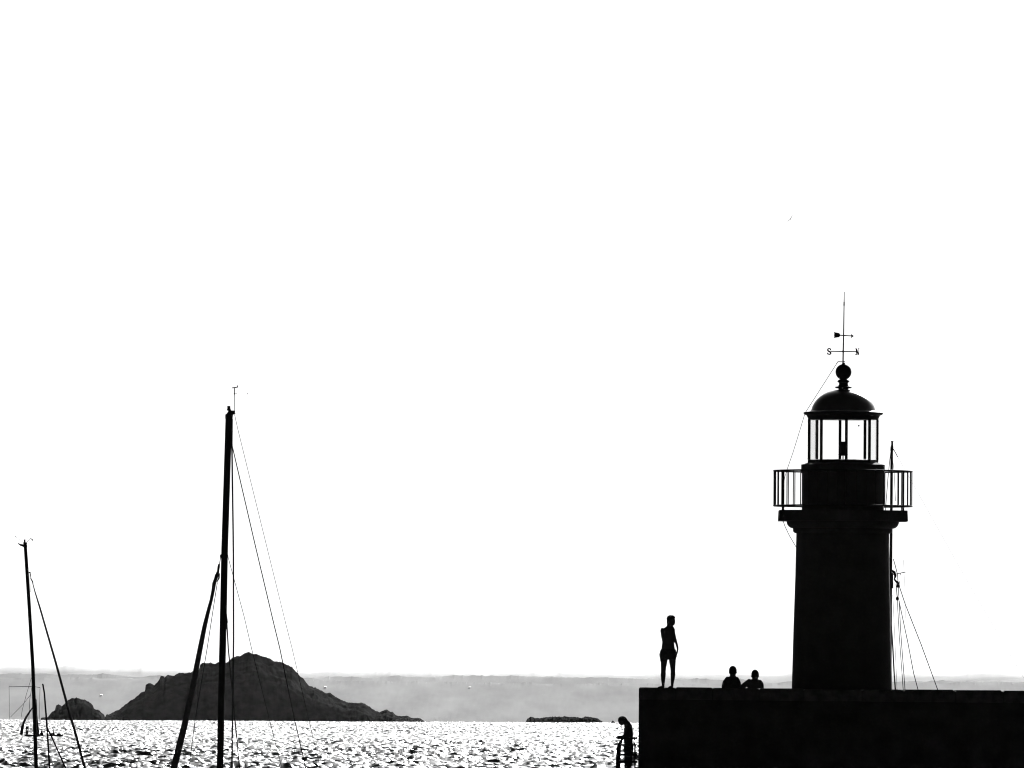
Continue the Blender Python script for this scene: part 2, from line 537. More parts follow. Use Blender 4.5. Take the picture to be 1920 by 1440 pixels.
base_z = pier_z(AX) - 0.025
lh = empty('lighthouse', (AX, LY, base_z), 'black round lighthouse with domed lantern, railed gallery and weather vane on the pier', 'lighthouse')
b = MB()
b.rev(C0, [(94.2 * SC, base_z), (94 * SC, lz(1285))] + prof([(91.5, 1180), (88.5, 1080), (87, 1000), (86.8, 985)]), n=96)
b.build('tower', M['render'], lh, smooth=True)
b = MB()
b.rev(C0, prof([(90, 1000), (93, 997), (93.5, 991)] + [(93.5 + 12 * math.sin(t * math.pi / 2 / 6), 991 - 13.5 * (1 - math.cos(t * math.pi / 2 / 6))) for t in range(1, 7)] + [(105.5, 976)]), n=96)
b.build('corbel', M['render'], lh, smooth=True)
slab = MB()
hexr = 1 / math.cos(math.pi / 6)
slab.rev(C0, prof([(120.5 * hexr, 977.5), (119.5 * hexr, 957.5)]), n=6, phase=R(30))
slab_o = slab.build('gallery_slab', M['granite'], lh)
b = MB()
b.rev(C0, prof([(77, 958), (77, 888), (78.5, 887), (78.5, 871.5), (62, 866.5)]), n=96)
b.build('watch_room', M['render'], lh, smooth=True, angle=20)
# gallery railing
RR = 129.5 * SC
ring = lambda z, r, rr, n=72: ([(AX + r * math.cos(2 * math.pi * k / n), LY + r * math.sin(2 * math.pi * k / n), z) for k in range(n + 1)], rr)
b = MB()
for py, rr in ((883.3, 1.6), (948.8, 1.5)):
    pts, _ = ring(lz(py), RR, rr * SC)
    b.tube(pts, rr * SC, n=8)
rail = b.build('gallery_railing', M['iron'], lh, smooth=True)
for k in range(6):
    th = R(31.8 + 60 * k) - R(2)
    x, y = AX + RR * math.cos(th), LY + RR * math.sin(th)
    b = MB(); b.tube([(x, y, lz(958)), (x, y, lz(883))], 1.5 * SC, n=8)
    b.build('post', M['iron'], rail, smooth=True)
for k in range(44):
    th = R(360 / 44 * (k + 0.25))
    if min(abs((math.degrees(th) - (29.8 + 60 * j) + 180) % 360 - 180) for j in range(6)) < 2.2: continue
    x, y = AX + RR * math.cos(th), LY + RR * math.sin(th)
    b = MB(); b.tube([(x, y, lz(949)), (x, y, lz(883))], 1.0 * SC, n=6)
    b.build('baluster', M['iron'], rail, smooth=True)
# lantern room
b = MB()
b.rev(C0, prof([(66.5, 870.5), (66.5, 863), (64, 862), (60, 862)]), n=8, phase=R(4))
b.build('lantern_sill', M['iron'], lh, smooth=True, angle=30)
b = MB()
b.rev(C0, prof([(60, 787), (65.5, 787), (66.5, 784), (69, 779), (73, 777.5), (74.5, 776), (74.5, 773.8), (73, 772.8), (60, 772.3)]), n=64)
lant = b.build('lantern_cornice', M['iron'], lh, smooth=True, angle=30)
mr = 64.0 * SC
for k in range(8):
    th = R(4 + 45 * k)
    x, y = AX + mr * math.cos(th), LY + mr * math.sin(th)
    b = MB(); b.tube([(x, y, lz(863)), (x, y, lz(786))], 2.7 * SC, n=8)
    for py in (790, 812, 836, 860):
        b.ball((x + 2.2 * SC * math.cos(th), y + 2.2 * SC * math.sin(th), lz(py)), 0.9 * SC, 8, 6)
    b.build('mullion', M['iron'], lant, smooth=True)
for k in range(8):
    t0, t1 = R(4 + 45 * k + 1.6), R(4 + 45 * (k + 1) - 1.6)
    q = [(AX + mr * math.cos(t), LY + mr * math.sin(t)) for t in (t0, t1)]
    b = MB()
    b.add([(q[0][0], q[0][1], lz(862.5)), (q[1][0], q[1][1], lz(862.5)), (q[1][0], q[1][1], lz(786.5)), (q[0][0], q[0][1], lz(786.5))], [(0, 1, 2, 3)])
    b.build('glass_pane', M['glass'], lant)
# round vent knob on the glass towards the camera
b = MB()
kx = AX + 27.8 * SC
b.ball((kx, LY - 59 * SC, lz(799.3)), (1.5 * SC, 1.5 * SC, 1.5 * SC), 10, 8)
b.build('vent_knob', M['iron'], lant, smooth=True)
# lamp
b = MB()
b.rev(C0, prof([(5.6, 850), (5.8, 829), (5.0, 828)]), n=24)
b.rev(C0, prof([(8.5, 854.5), (9, 852.5), (8.3, 850)]), n=24)
lamp = b.build('lamp', M['iron'], lh, smooth=True, angle=30)
for k in range(3):
    th = R(90 + 120 * k)
    b = MB(); b.tube([(AX + 5.2 * SC * math.cos(th), LY + 5.2 * SC * math.sin(th), lz(864)), (AX + 5.2 * SC * math.cos(th), LY + 5.2 * SC * math.sin(th), lz(853))], 1.1 * SC, n=6)
    b.build('lamp_leg', M['iron'], lamp)
# dome with its flared skirt
b = MB()
b.rev(C0, prof([(70, 772.6), (63, 771.4), (60.5, 769.8)]), n=64, top=False)
b.build('roof_skirt', M['flashing'], lh, smooth=True)
b = MB()
b.rev(C0, prof([(60.5, 769.8), (58, 762), (54.5, 755.5), (50, 749.5), (44, 743.8), (37, 739), (29, 735.2), (20, 732.6), (13, 731.3), (9, 730.5)]), n=64, bottom=False)
dome = b.build('dome', M['dome'], lh, smooth=True)
b = MB()
ballp = [(15 * math.sin(math.pi * t / 14), 697.5 + 15 * math.cos(math.pi * t / 14)) for t in range(2, 14)]
b.rev(C0, prof([(9, 731), (9.5, 728.5), (14, 728), (16, 726.3), (15, 725), (10, 724.3), (8.5, 721), (8.3, 718), (11.5, 715.5), (10.5, 713.5), (7.6, 711.7)] + ballp + [(3.5, 682.5), (2, 680)]), n=40)
b.build('finial', M['iron'], dome, smooth=True, angle=50)


def lp(px, py, dy=0.0):
    p = P(px, py, LY)
    return (p.x, LY + dy, p.z)


# weather vane
b = MB()
b.tube([lp(1580.6, 684), lp(1581, 659), lp(1581.8, 629), lp(1582.6, 573)], [1.35 * SC, 1.3 * SC, 1.15 * SC, 0.95 * SC], n=8)
b.tube([lp(1582.6, 573), lp(1582.7, 566)], [1.4 * SC, 1.2 * SC], n=8)
b.tube([lp(1582.7, 567), lp(1583, 547)], [0.85 * SC, 0.6 * SC], n=6)
b.ball(lp(1581, 659), 2.2 * SC, 10, 8)
b.tube([lp(1557.5, 658.6), lp(1605, 659.4)], 0.9 * SC, n=6)
b.tube([lp(1581, 659, -24 * SC), lp(1581, 659, 24 * SC)], 0.9 * SC, n=6)
b.tube([lp(1575, 678.3), lp(1584.5, 678.3)], 0.8 * SC, n=6)
vane = b.build('weather_vane', M['iron'], lh, smooth=True)
b = MB()
b.tube([lp(1573, 628.4), lp(1597, 629.9)], 0.95 * SC, n=6)
b.prism([lp(1563.3, 622.6), lp(1573.5, 624.5), lp(1576, 628.5), lp(1573.5, 632.2), lp(1563.3, 633.6), lp(1564.6, 630), lp(1563, 628.4), lp(1564.6, 626.4)], 1.2 * SC)
b.prism([lp(1595, 625.9), lp(1601, 630), lp(1595.6, 634.2), lp(1596.4, 630)], 1.6 * SC)
b.ball(lp(1581.8, 629), 1.8 * SC, 10, 8)
b.build('arrow', M['iron'], vane)
b = MB()                                      # serif N
b.prism([lp(1604.6, 654), lp(1606.4, 654), lp(1606.4, 664.6), lp(1604.9, 664.6)], 1.4 * SC)
b.prism([lp(1603.6, 653.2), lp(1606.5, 653.2), lp(1610.8, 664.2), lp(1610.2, 665.4), lp(1608.2, 665.4)], 1.2 * SC)
b.prism([lp(1609.6, 654), lp(1610.6, 654), lp(1610.8, 665), lp(1609.8, 665)], 1.4 * SC)
b.prism([lp(1603.2, 664.2), lp(1607.4, 664.2), lp(1607.4, 665.4), lp(1603.2, 665.4)], 1.0 * SC)
b.prism([lp(1608.4, 653.2), lp(1611.4, 653.2), lp(1611.4, 654.3), lp(1608.4, 654.3)], 1.0 * SC)
b.build('letter', M['iron'], vane)
b = MB()                                      # S
S = [(1557.6, 656.2), (1556.8, 654.2), (1554.6, 653.4), (1552.6, 654.3), (1551.9, 656.2), (1553, 658), (1555.2, 659.2), (1557.3, 660.6), (1557.8, 662.4), (1556.6, 664), (1554.6, 664.4), (1552.6, 663.6), (1551.7, 661.8)]
b.tube([lp(*p) for p in S], [1.15 * SC] * 4 + [1.5 * SC] * 5 + [1.15 * SC] * 4, n=8)
b.tube([lp(1557.7, 653.4), lp(1557.8, 657)], 0.6 * SC, n=6)
b.tube([lp(1551.6, 661), lp(1551.6, 664.6)], 0.6 * SC, n=6)
b.build('letter', M['iron'], vane)
# lightning conductor from the ball down to the tower wall
cd = -0.3
b = MB()
b.tube([lp(1580.5, 678.3), lp(1571, 678.3), lp(1568.5, 682)], 0.85 * SC, n=6)
b.tube([lp(1570.2, 679.5), lp(1509.5, 774.5)], 0.5 * SC, n=6)
b.tube([lp(1509.5, 774.5), lp(1500, 806), lp(1487, 848), lp(1474.5, 884), lp(1471.2, 896), lp(1469.8, 905)], 0.5 * SC, n=6)
b.tube([lp(1469.8, 905), lp(1468, 925), lp(1468, 978)], 0.9 * SC, n=6)
b.tube([lp(1468, 976), lp(1471.5, 986), lp(1480, 1004), lp(1493.5, 1027)], 0.6 * SC, n=6)
b.build('lightning_conductor', M['iron'], lh)


# ------------------------------------------------------------------ boats
def hull_mesh(root, mx, my, L, beam, free, heading, fwd=0.55):
    """a simple hull: mx,my is the mast foot; heading in radians from +x"""
    ux, uy = math.cos(heading), math.sin(heading)
    st = []
    for i in range(15):
        t = i / 14
        s = -L * (1 - fwd) + L * t
        w = beam / 2 * (0.62 + 0.38 * math.sin(min(1, t * 1.7) * math.pi / 2)) * (1 - max(0, (t - 0.45) / 0.55) ** 2.2) + 0.004
        fr = free * (1 + 0.35 * max(0, t - 0.4) ** 2)
        dr = -0.35 * math.sin(math.pi * (0.1 + 0.9 * t)) - 0.02
        st.append((s, w, fr, dr))
    vs, fs = [], []
    for s, w, fr, dr in st:
        cx, cy = mx + ux * s, my + uy * s
        for a, zz in ((1, fr), (0.93, fr * 0.35), (0.62, dr * 0.55), (0, dr), (-0.62, dr * 0.55), (-0.93, fr * 0.35), (-1, fr)):
            vs.append((cx - uy * w * a, cy + ux * w * a, zz))
    for i in range(14):
        for k in range(6):
            fs.append((i * 7 + k, i * 7 + k + 1, (i + 1) * 7 + k + 1, (i + 1) * 7 + k))
    fs.append(tuple(range(7)))
    b = MB(); b.add(vs, fs); b.build('hull', M['hull'], root, smooth=True)
    vs, fs = [], []
    for s, w, fr, dr in st:
        cx, cy = mx + ux * s, my + uy * s
        vs += [(cx - uy * w * 0.99, cy + ux * w * 0.99, fr - 0.03), (cx + uy * w * 0.99, cy - ux * w * 0.99, fr - 0.03)]
    for i in range(14): fs.append((2 * i, 2 * i + 1, 2 * i + 3, 2 * i + 2))
    b = MB(); b.add(vs, fs); b.build('deck', M['deck'], root)


def stay(name, root, pts, Y, wpx, dys=None, m='rope', n=6):
    s = Y / F
    q = []
    for i, (x, y) in enumerate(pts):
        p = P(x, y, Y + (dys[i] if dys else 0))
        q.append(p)
    b = MB()
    w = wpx if hasattr(wpx, '__len__') else [wpx] * len(pts)
    b.tube(q, [ww * s / 2 * ((1.75 if ww > 0.7 else 2.2) if m == 'rope' else 1.0) for ww in w], n=n)
    return b.build(name, M[m], root, smooth=True)


# --- tall yacht mast
YA = 210.0
fa = P(412, 1475, YA)
ba = empty('sailboat', (fa.x, YA, 0), 'moored sailboat whose tall dark mast and furled headsail rise before the island', 'sailboat')
hull_mesh(ba, fa.x, YA, 8.2, 2.6, 0.55, R(104))
mast = stay('mast', ba, [(411.8, 1478), (412.6, 1440), (414.6, 1330), (418.6, 1165), (421.2, 1030), (426, 880), (429, 783), (429.3, 777)], YA, [12.2, 12.2, 12.8, 12.8, 12.5, 12.4, 12.4, 13.2], m='alu', n=16)
sA = YA / F
b = MB()
pa = lambda x, y, dy=0.0: (P(x, y, YA).x, YA + dy, P(x, y, YA).z)
b.prism([pa(422.4, 785), pa(422.4, 778), pa(426, 774.5), pa(428, 771), pa(433, 769.5), pa(441, 770), pa(440.5, 773), pa(441.5, 775.5), pa(439, 777.5), pa(437, 777), pa(436, 785)], 9 * sA)
b.prism([pa(425.3, 769), pa(426.2, 766), pa(426.2, 761.2), pa(431.8, 761.2), pa(432, 765), pa(433.4, 770), pa(427.5, 770.5)], 5 * sA)
head = b.build('masthead', M['alu'], mast)
b = MB()
b.tube([pa(439.4, 771), pa(439.4, 740)], 0.6 * sA, n=6)
b.tube([pa(439.4, 741), pa(439.4, 727)], 0.9 * sA, n=6)
b.ball(pa(439.5, 738), 1.3 * sA, 8, 6)
b.tube([pa(435.3, 727.3), pa(446, 725.8)], 0.9 * sA, n=6)
b.prism([pa(443.8, 725.8), pa(445.6, 721.8), pa(446.3, 722.2), pa(446, 726.4)], 0.8 * sA)
b.tube([pa(440, 738), pa(445, 737.8)], 0.35 * sA, n=5)
b.build('wind_vane', M['alu'], mast)
b = MB()
b.ball(pa(414.5, 1043), (2.2 * sA, 3 * sA, 4 * sA), 10, 8)
b.build('mast_fitting', M['alu'], mast, smooth=True)
b = MB()
b.ball(pa(426.6, 1043), (1.6 * sA, 3 * sA, 3.4 * sA), 10, 8)
b.build('mast_fitting', M['alu'], mast, smooth=True)
b = MB()
b.tube([pa(424, 1146), pa(425.4, 1166), pa(424, 1180)], [0.8 * sA, 1.9 * sA, 0.8 * sA], n=8)
b.build('mast_fitting', M['alu'], mast, smooth=True)
# furled headsail with its swivel
sail = stay('furled_sail', ba, [(405, 1084), (401.5, 1094), (399.5, 1108), (396, 1125), (389.5, 1150), (383.5, 1175), (375.5, 1215), (361, 1290), (346, 1360), (334, 1408), (322.5, 1454), (318, 1472)], YA,
            [6.6, 7.2, 6.4, 6.2, 7.2, 8.4, 9.6, 11, 11.8, 12.6, 13, 12], dys=[0, 0, .05, .1, .2, .3, .5, .9, 1.2, 1.5, 1.8, 1.9], m='cloth', n=12)
b = MB()
b.tube([pa(413.5, 1046), pa(411.5, 1058), pa(410, 1066)], 0.7 * sA, n=6)
b.tube([pa(411, 1057.5), pa(410, 1063), pa(409, 1070), pa(407.5, 1077), pa(404.8, 1085)], [1.8 * sA, 2.3 * sA, 2.0 * sA, 3.4 * sA, 2.9 * sA], n=10)
b.tube([pa(404.4, 1077), pa(403.6, 1084), pa(402.2, 1091)], [1.5 * sA, 1.9 * sA, 1.2 * sA], n=8)
b.tube([pa(411.5, 1075), pa(410.5, 1084), pa(407, 1091)], [0.9 * sA, 1.5 * sA, 0.8 * sA], n=8)
b.build('swivel', M['alu'], sail, smooth=True)
dd = [0, 0.0]
stay('halyard', ba, [(435.2, 785), (434.8, 830), (437.7, 1040), (438, 1200), (436.2, 1330), (434.3, 1476)], YA, 1.7)
stay('backstay', ba, [(434, 830), (478, 1020), (513.5, 1170), (524.5, 1215), (553, 1352), (581, 1474)], YA, 1.05, dys=[0, -.4, -1, -1.2, -1.8, -2.6])
stay('shroud', ba, [(440, 778), (446, 805), (499, 1020), (536, 1170), (547.5, 1215), (582, 1362), (609, 1474)], YA, 0.42, dys=[0, -.1, -.4, -.8, -1, -1.4, -1.8])
stay('shroud', ba, [(427.5, 1044), (457.5, 1155), (471.5, 1215), (508, 1360), (537, 1474)], YA, 0.5, dys=[0, -.2, -.4, -.7, -1])
stay('shroud', ba, [(425.5, 1170), (428, 1215), (437, 1310), (449, 1440), (452, 1474)], YA, 1.35, dys=[0, -.2, -.4, -.8, -.9])
stay('shroud', ba, [(407.5, 1092), (388.5, 1215), (366, 1350), (354, 1440), (350, 1474)], YA, 0.62, dys=[0, .3, .6, .8, .9])

# --- shorter mast at the left edge
YB = 222.0
fb = P(69.5, 1480, YB)
bb = empty('sailboat', (fb.x, YB, 0), 'moored sailboat at the left edge with a leaning mast and rolled headsail', 'sailboat')
hull_mesh(bb, fb.x, YB, 6.5, 2.2, 0.5, R(70))
mast = stay('mast', bb, [(69.8, 1480), (67.6, 1430), (64.2, 1330), (61.6, 1250), (55, 1140), (50.5, 1070), (47.6, 1026), (46.6, 1017)], YB, [7.4, 7.2, 7.0, 6.7, 6.4, 6.3, 6.0, 6.6], m='alu', n=14)
sB = YB / F
pb = lambda x, y, dy=0.0: (P(x, y, YB).x, YB + dy, P(x, y, YB).z)
b = MB()
b.tube([pb(46.3, 1018), pb(46.2, 1011.5)], 1.6 * sB, n=10)
b.prism([pb(44.4, 1020.5), pb(44.6, 1018), pb(51.2, 1018.2), pb(50, 1020.5), pb(51.2, 1023.4), pb(50.6, 1026.5), pb(44.6, 1026.5)], 5 * sB)
b.build('masthead', M['alu'], mast)
b = MB()                                     # wind indicator: pointer, thin arm, feather
b.prism([pb(32.8, 1018.6), pb(33.8, 1018.2), pb(38, 1019.8), pb(44.6, 1020.8), pb(44.6, 1026), pb(41, 1024.2), pb(38.4, 1023.6)], 1.2 * sB)
b.tube([pb(48, 1019), pb(56.6, 1010.3)], 0.4 * sB, n=5)
b.tube([pb(56.3, 1009.8), pb(59.2, 1010.8), pb(61.6, 1012.4), pb(60.9, 1014.8)], [0.6 * sB, 0.9 * sB, 1.0 * sB, 0.5 * sB], n=7)
b.tube([pb(45.5, 1018), pb(29, 1006.4)], 0.2 * sB, n=5)
b.ball(pb(28.8, 1006.3), 0.9 * sB, 8, 6)
b.build('wind_indicator', M['alu'], mast)
b = MB()
b.tube([pb(54, 1073.4), pb(57.4, 1073.6)], 1.2 * sB, n=8)
b.build('mast_fitting', M['alu'], mast)
b = MB()
b.tube([pb(67.2, 1322), pb(67.4, 1330)], 1.6 * sB, n=8)
b.build('mast_fitting', M['alu'], mast)
stay('forestay', bb, [(56.6, 1074), (58.4, 1086)], YB, 0.8)
stay('halyard', bb, [(56, 1074), (56.2, 1092), (57, 1110)], YB, 0.35)
stay('furled_sail', bb, [(57.6, 1083.5), (58.6, 1086), (61.2, 1091), (62, 1096), (66, 1111), (75, 1140), (105, 1244), (125, 1318), (146, 1391), (158, 1436), (170, 1476)], YB,
     [1.6, 2.0, 2.4, 1.6, 2.2, 3.2, 4.2, 4.8, 5.0, 5.2, 4.6], dys=[0, 0, 0, .05, .1, .2, .6, .9, 1.2, 1.4, 1.6], m='cloth', n=10)

# --- low dinghy mast in front of the islet
YC = 198.0
fc = P(95.5, 1478, YC)
bc = empty('dinghy', (fc.x, YC, 0), 'small dinghy with a short bare pole mast before the islet', 'dinghy')
hull_mesh(bc, fc.x, YC, 2.6, 1.2, 0.42, R(60), fwd=0.4)
stay('mast', bc, [(96, 1480), (93, 1440), (88, 1360), (83.2, 1300), (80.6, 1284), (79.2, 1282.2)], YC, [3.4, 3.5, 3.4, 3.1, 3.0, 2.2], m='alu', n=10)
stay('stay', bc, [(88.6, 1365), (97.5, 1383), (123, 1440), (138, 1474)], YC, 1.7, dys=[0, 0, .2, .3])

# --- boat on the far side of the pier, mostly hidden by the tower
YR = 450.0
fr = P(1668, 1440, YR)
br = empty('sailboat', (fr.x, YR, 0), 'sailboat berthed behind the pier, its mast showing right of the tower', 'sailboat')
hull_mesh(br, fr.x, YR, 9.0, 2.8, 0.8, R(75))
mast = stay('mast', br, [(1667.5, 1420), (1669, 1300), (1670.2, 1075), (1671, 980), (1671.6, 900), (1672, 850), (1672.2, 838)], YR, [5.6, 5.6, 5.4, 5.3, 5.2, 4.8, 4.6], m='alu', n=12)
sR = YR / F
pr = lambda x, y, dy=0.0: (P(x, y, YR).x, YR + dy, P(x, y, YR).z)
b = MB()
b.tube([pr(1672.2, 845), pr(1672.4, 838), pr(1672.8, 834), pr(1672.8, 827.6)], [3.0 * sR, 2.7 * sR, 1.8 * sR, 1.8 * sR], n=10)
b.tube([pr(1670.4, 827.6), pr(1675.2, 827.6)], 0.7 * sR, n=6)
b.build('masthead', M['alu'], mast)
b = MB()
b.tube([pr(1672, 1078), pr(1697, 1072.8)], 0.75 * sR, n=7)
b.ball(pr(1697, 1072.8), 0.9 * sR, 8, 6)
b.tube([pr(1688.5, 1075), pr(1688.5, 1079)], 0.45 * sR, n=6)
b.build('spreader', M['alu'], mast)
b = MB()
b.tube([pr(1672, 1070), pr(1676.8, 1073), pr(1679, 1080), pr(1677, 1086)], [2.2 * sR, 2.6 * sR, 2.4 * sR, 1.2 * sR], n=8)
b.tube([pr(1676.5, 1085), pr(1679, 1089), pr(1682.5, 1092), pr(1684.5, 1097), pr(1682, 1101.5)], [1.4 * sR, 1.8 * sR, 2.4 * sR, 2.9 * sR, 2.0 * sR], n=8)
b.tube([pr(1686.4, 1090), pr(1685.4, 1096), pr(1688, 1105)], [0.6 * sR, 1.3 * sR, 0.5 * sR], n=6)
b.prism([pr(1668, 1074), pr(1674.6, 1074), pr(1675, 1103), pr(1668, 1103.8)], 5 * sR)
b.build('tackle_block', M['alu'], mast, smooth=True)
b = MB(); b.ball(pr(1682.6, 1122.5), (3.1 * sR, 2.4 * sR, 4.0 * sR), 12, 8)
b.build('deadeye', M['alu'], mast, smooth=True)
stay('tackle_line', br, [(1680, 1095), (1682.2, 1119)], YR, 0.9)
stay('tackle_line', br, [(1685.2, 1098), (1684, 1119)], YR, 0.8)
for pts, w in (([(1682.5, 1126), (1686, 1190), (1693.6, 1294), (1697, 1340)], 0.75), ([(1686, 1126), (1688.5, 1180), (1697, 1294), (1700, 1340)], 0.8),
               ([(1685.5, 1126), (1702.5, 1206), (1713, 1262), (1721.5, 1294), (1730, 1330)], 0.85), ([(1670.6, 1165), (1673.8, 1210), (1676.4, 1260), (1678.8, 1294), (1681, 1330)], 1.5),
               ([(1687.5, 1103), (1697, 1132), (1727, 1208), (1758.5, 1294), (1772, 1332)], 0.7), ([(1675, 1048), (1678.5, 1060), (1683, 1078), (1684, 1095)], 0.7),
               ([(1674, 1115), (1677, 1180), (1682, 1294), (1684, 1332)], 0.34), ([(1694, 1050), (1697, 1110), (1698, 1160)], 0.22),
               ([(1671, 842), (1668.4, 862), (1665, 895), (1660, 960)], 0.75), ([(1673.5, 860), (1676.5, 884), (1679, 940)], 0.4)):
    stay('shroud', br, pts, YR, w)
stay('backstay', br, [(1675.2, 842), (1683.5, 857)], YR, 0.8)
stay('backstay', br, [(1683.5, 857), (1700, 886), (1757, 988), (1815, 1092), (1920, 1272), (1957, 1338)], YR, 0.15)

# --- small open boat sailing on the bay
YD = 1000.0
sD = YD / F
pd = lambda x, y, dy=0.0: (P(x, y, YD).x, YD + dy, P(x, y, YD).z)
d0 = pd(62, 1382)
bd = empty('rowing_boat', (d0[0], YD, 0), 'far open boat with a thin yard and a furled sail on the glittering bay', 'boat')
b = MB()
hs = []
for i in range(13):
    t = i / 12
    x = 46 + 72 * t
    w = 0.62 * (1 - abs(2 * t - 1) ** 2.4) + 0.02
    z1 = 1378.4 - 1.5 * (2 * t - 1) ** 2 + (0.6 if 0.3 < t < 0.6 else 0)
    hs.append((x, w, z1))
vs, fs = [], []
for x, w, z1 in hs:
    top, bot = pd(x, z1), pd(x, 1384.5)
    vs += [(top[0], YD - w, top[2]), (bot[0], YD - w * 0.5, bot[2]), (bot[0], YD + w * 0.5, bot[2]), (top[0], YD + w, top[2])]
for i in range(12):
    for k in range(3): fs.append((i * 4 + k, i * 4 + k + 1, i * 4 + k + 5, i * 4 + k + 4))
b.add(vs, fs)
b.build('hull', M['hull'], bd, smooth=True)
stay('mast', bd, [(69, 1383), (63.5, 1300), (61.5, 1262)], YD, [1.6, 1.3, 0.9], m='alu')
stay('yard', bd, [(17, 1287.6), (60, 1287), (75, 1289)], YD, [0.85, 1.0, 0.85], m='alu')
stay('furled_sail', bd, [(61, 1327), (56, 1334), (49, 1345), (44, 1356), (41.5, 1366), (39.8, 1378)], YD, [2.0, 3.2, 4.0, 4.6, 6.2, 5.6], dys=[0, 0, 0, 0, 0, 0], m='cloth', n=8)
b = MB()
b.prism([pd(66, 1308), pd(68.6, 1312), pd(70, 1340), pd(72, 1360), pd(74.6, 1380.5), pd(66, 1380.5)], 0.25)
b.build('stowed_sail', M['cloth'], bd)
for pts, w in (([(17, 1287), (17.6, 1340), (19, 1352)], 0.3), ([(61, 1264), (50, 1300), (42, 1330), (39.5, 1345)], 0.3), ([(62, 1275), (56, 1310), (53, 1372)], 0.34),
               ([(58, 1302), (42, 1322), (20, 1344)], 0.34), ([(75, 1289), (74, 1340), (76, 1378)], 0.34)):
    stay('rigging_line', bd, pts, YD, w)


# ------------------------------------------------------------------ people
class Body:
    """shapes in world metres merged by a voxel remesh into one continuous skin"""

    def __init__(self): self.b = MB()

    def limb(self, pts):
        for i, (p, r) in enumerate(pts):
            self.b.ball(p, r, 14, 9)
            if i:
                q, s = pts[i - 1]
                if (Vector(p) - Vector(q)).length > 1e-4: self.b.tube([q, p], [s, r], n=14)

    def loft(self, rings):
        """rings: (xl, xr, z, y centre, half depth)"""
        n = 20
        vs, fs = [], []
        for xl_, xr_, z, yc, hd in rings:
            for k in range(n):
                th = 2 * math.pi * k / n
                c, s = math.cos(th), math.sin(th)
                c = math.copysign(abs(c) ** 0.85, c); s = math.copysign(abs(s) ** 0.85, s)
                vs.append(((xl_ + xr_) / 2 + (xr_ - xl_) / 2 * c, yc + hd * s, z))
        for i in range(len(rings) - 1):
            for k in range(n):
                fs.append((i * n + k, i * n + (k + 1) % n, (i + 1) * n + (k + 1) % n, (i + 1) * n + k))
        fs.append(tuple(range(n))); fs.append(tuple((len(rings) - 1) * n + k for k in range(n)))
        self.b.add(vs, fs)

    def build(self, name, m, parent=None, voxel=0.009, loc=None, smooth=4):
        me = bpy.data.meshes.new('tmp'); me.from_pydata(self.b.v, [], self.b.f)
        bm = bmesh.new(); bm.from_mesh(me); bmesh.ops.recalc_face_normals(bm, faces=bm.faces); bm.to_mesh(me); bm.free()
        t = bpy.data.objects.new('tmp', me); col.objects.link(t)
        md = t.modifiers.new('r', 'REMESH'); md.mode = 'VOXEL'; md.voxel_size = voxel
        sm = t.modifiers.new('s', 'SMOOTH'); sm.iterations = smooth; sm.factor = 0.5
        dg = bpy.context.evaluated_depsgraph_get()
        me2 = bpy.data.meshes.new_from_object(t.evaluated_get(dg))
        bpy.data.objects.remove(t)
        off = Vector(loc) if loc is not None else (parent.location.copy() if parent else Vector())
        me2.transform(Matrix.Translation(-off))
        me2.name = name
        me2.materials.clear(); me2.materials.append(m)
        me2.shade_smooth()
        o = bpy.data.objects.new(name, me2); col.objects.link(o)
        if parent: o.parent = parent
        else: o.location = off
        return o


# --- man standing on the pier end, body to the camera, head turned to the right and lowered
YM = LY - 2.0


def mq(zx, zy, dy=0.0):
    p = P(1200 + zx / 6.4, 1130 + zy / 6.4, YM)
    return (p.x, YM + dy, p.z)


um = YM / F / 6.4
footz = pier_z(mq(330, 1000)[0]) - 0.012
shift = footz - mq(330, 1004)[2]


def mz(zx, zy, dy=0.0):
    p = mq(zx, zy, dy)
    return (p[0], p[1], p[2] + shift)


def ring(l, r, zy, dy, hd):
    a, c = mz(l, zy), mz(r, zy)
    return (a[0], c[0], a[2], YM + dy, hd)


B_ = Body()
B_.loft([ring(322, 398, 262, 0.0, .06), ring(300, 408, 276, 0.0, .075), ring(268, 417, 296, 0.0, .09), ring(256, 417, 330, 0, .105), ring(262, 414, 380, -.01, .115),
         ring(268, 413, 430, -.01, .11), ring(266, 412, 470, 0, .10), ring(260, 415, 510, 0, .10), ring(256, 424, 550, 0.01, .11), ring(246, 430, 600, .01, .115), ring(262, 420, 640, 0.01, .10)])
L = lambda *a: [(mz(x, y, d), r * um) for x, y, d, r in a]
B_.limb(L((362, 232, 0.0, 37), (358, 262, 0.01, 37), (352, 296, 0.01, 40)))
B_.limb(L((268, 300, .01, 19), (262, 318, .02, 18), (270, 380, .06, 17), (280, 440, .11, 15), (300, 478, .15, 13), (330, 505, .17, 12), (350, 520, .17, 11)))   # arm behind the back
B_.limb(L((396, 306, 0, 24), (400, 330, 0, 21), (416, 400, -.01, 18), (436, 465, -.03, 15), (449, 512, -.05, 12.5), (451, 545, -.06, 11), (445, 575, -.07, 10)))
B_.limb(L((445, 575, -.07, 10), (438, 595, -.075, 12), (434, 606, -.075, 11)))
for k, (ex, ey, dd_) in enumerate(((426, 630, -.085), (430, 634, -.075), (434, 634, -.062), (439, 628, -.05))):
    B_.limb(L((434 + k, 604, -.08 + .01 * k, 5.5), ((434 + ex) / 2 + 1, (606 + ey) / 2, dd_ - .004, 5), (ex, ey, dd_, 4.4)))
B_.limb(L((442, 588, -.085, 5.5), (432, 600, -.10, 5), (425, 610, -.10, 4.4)))
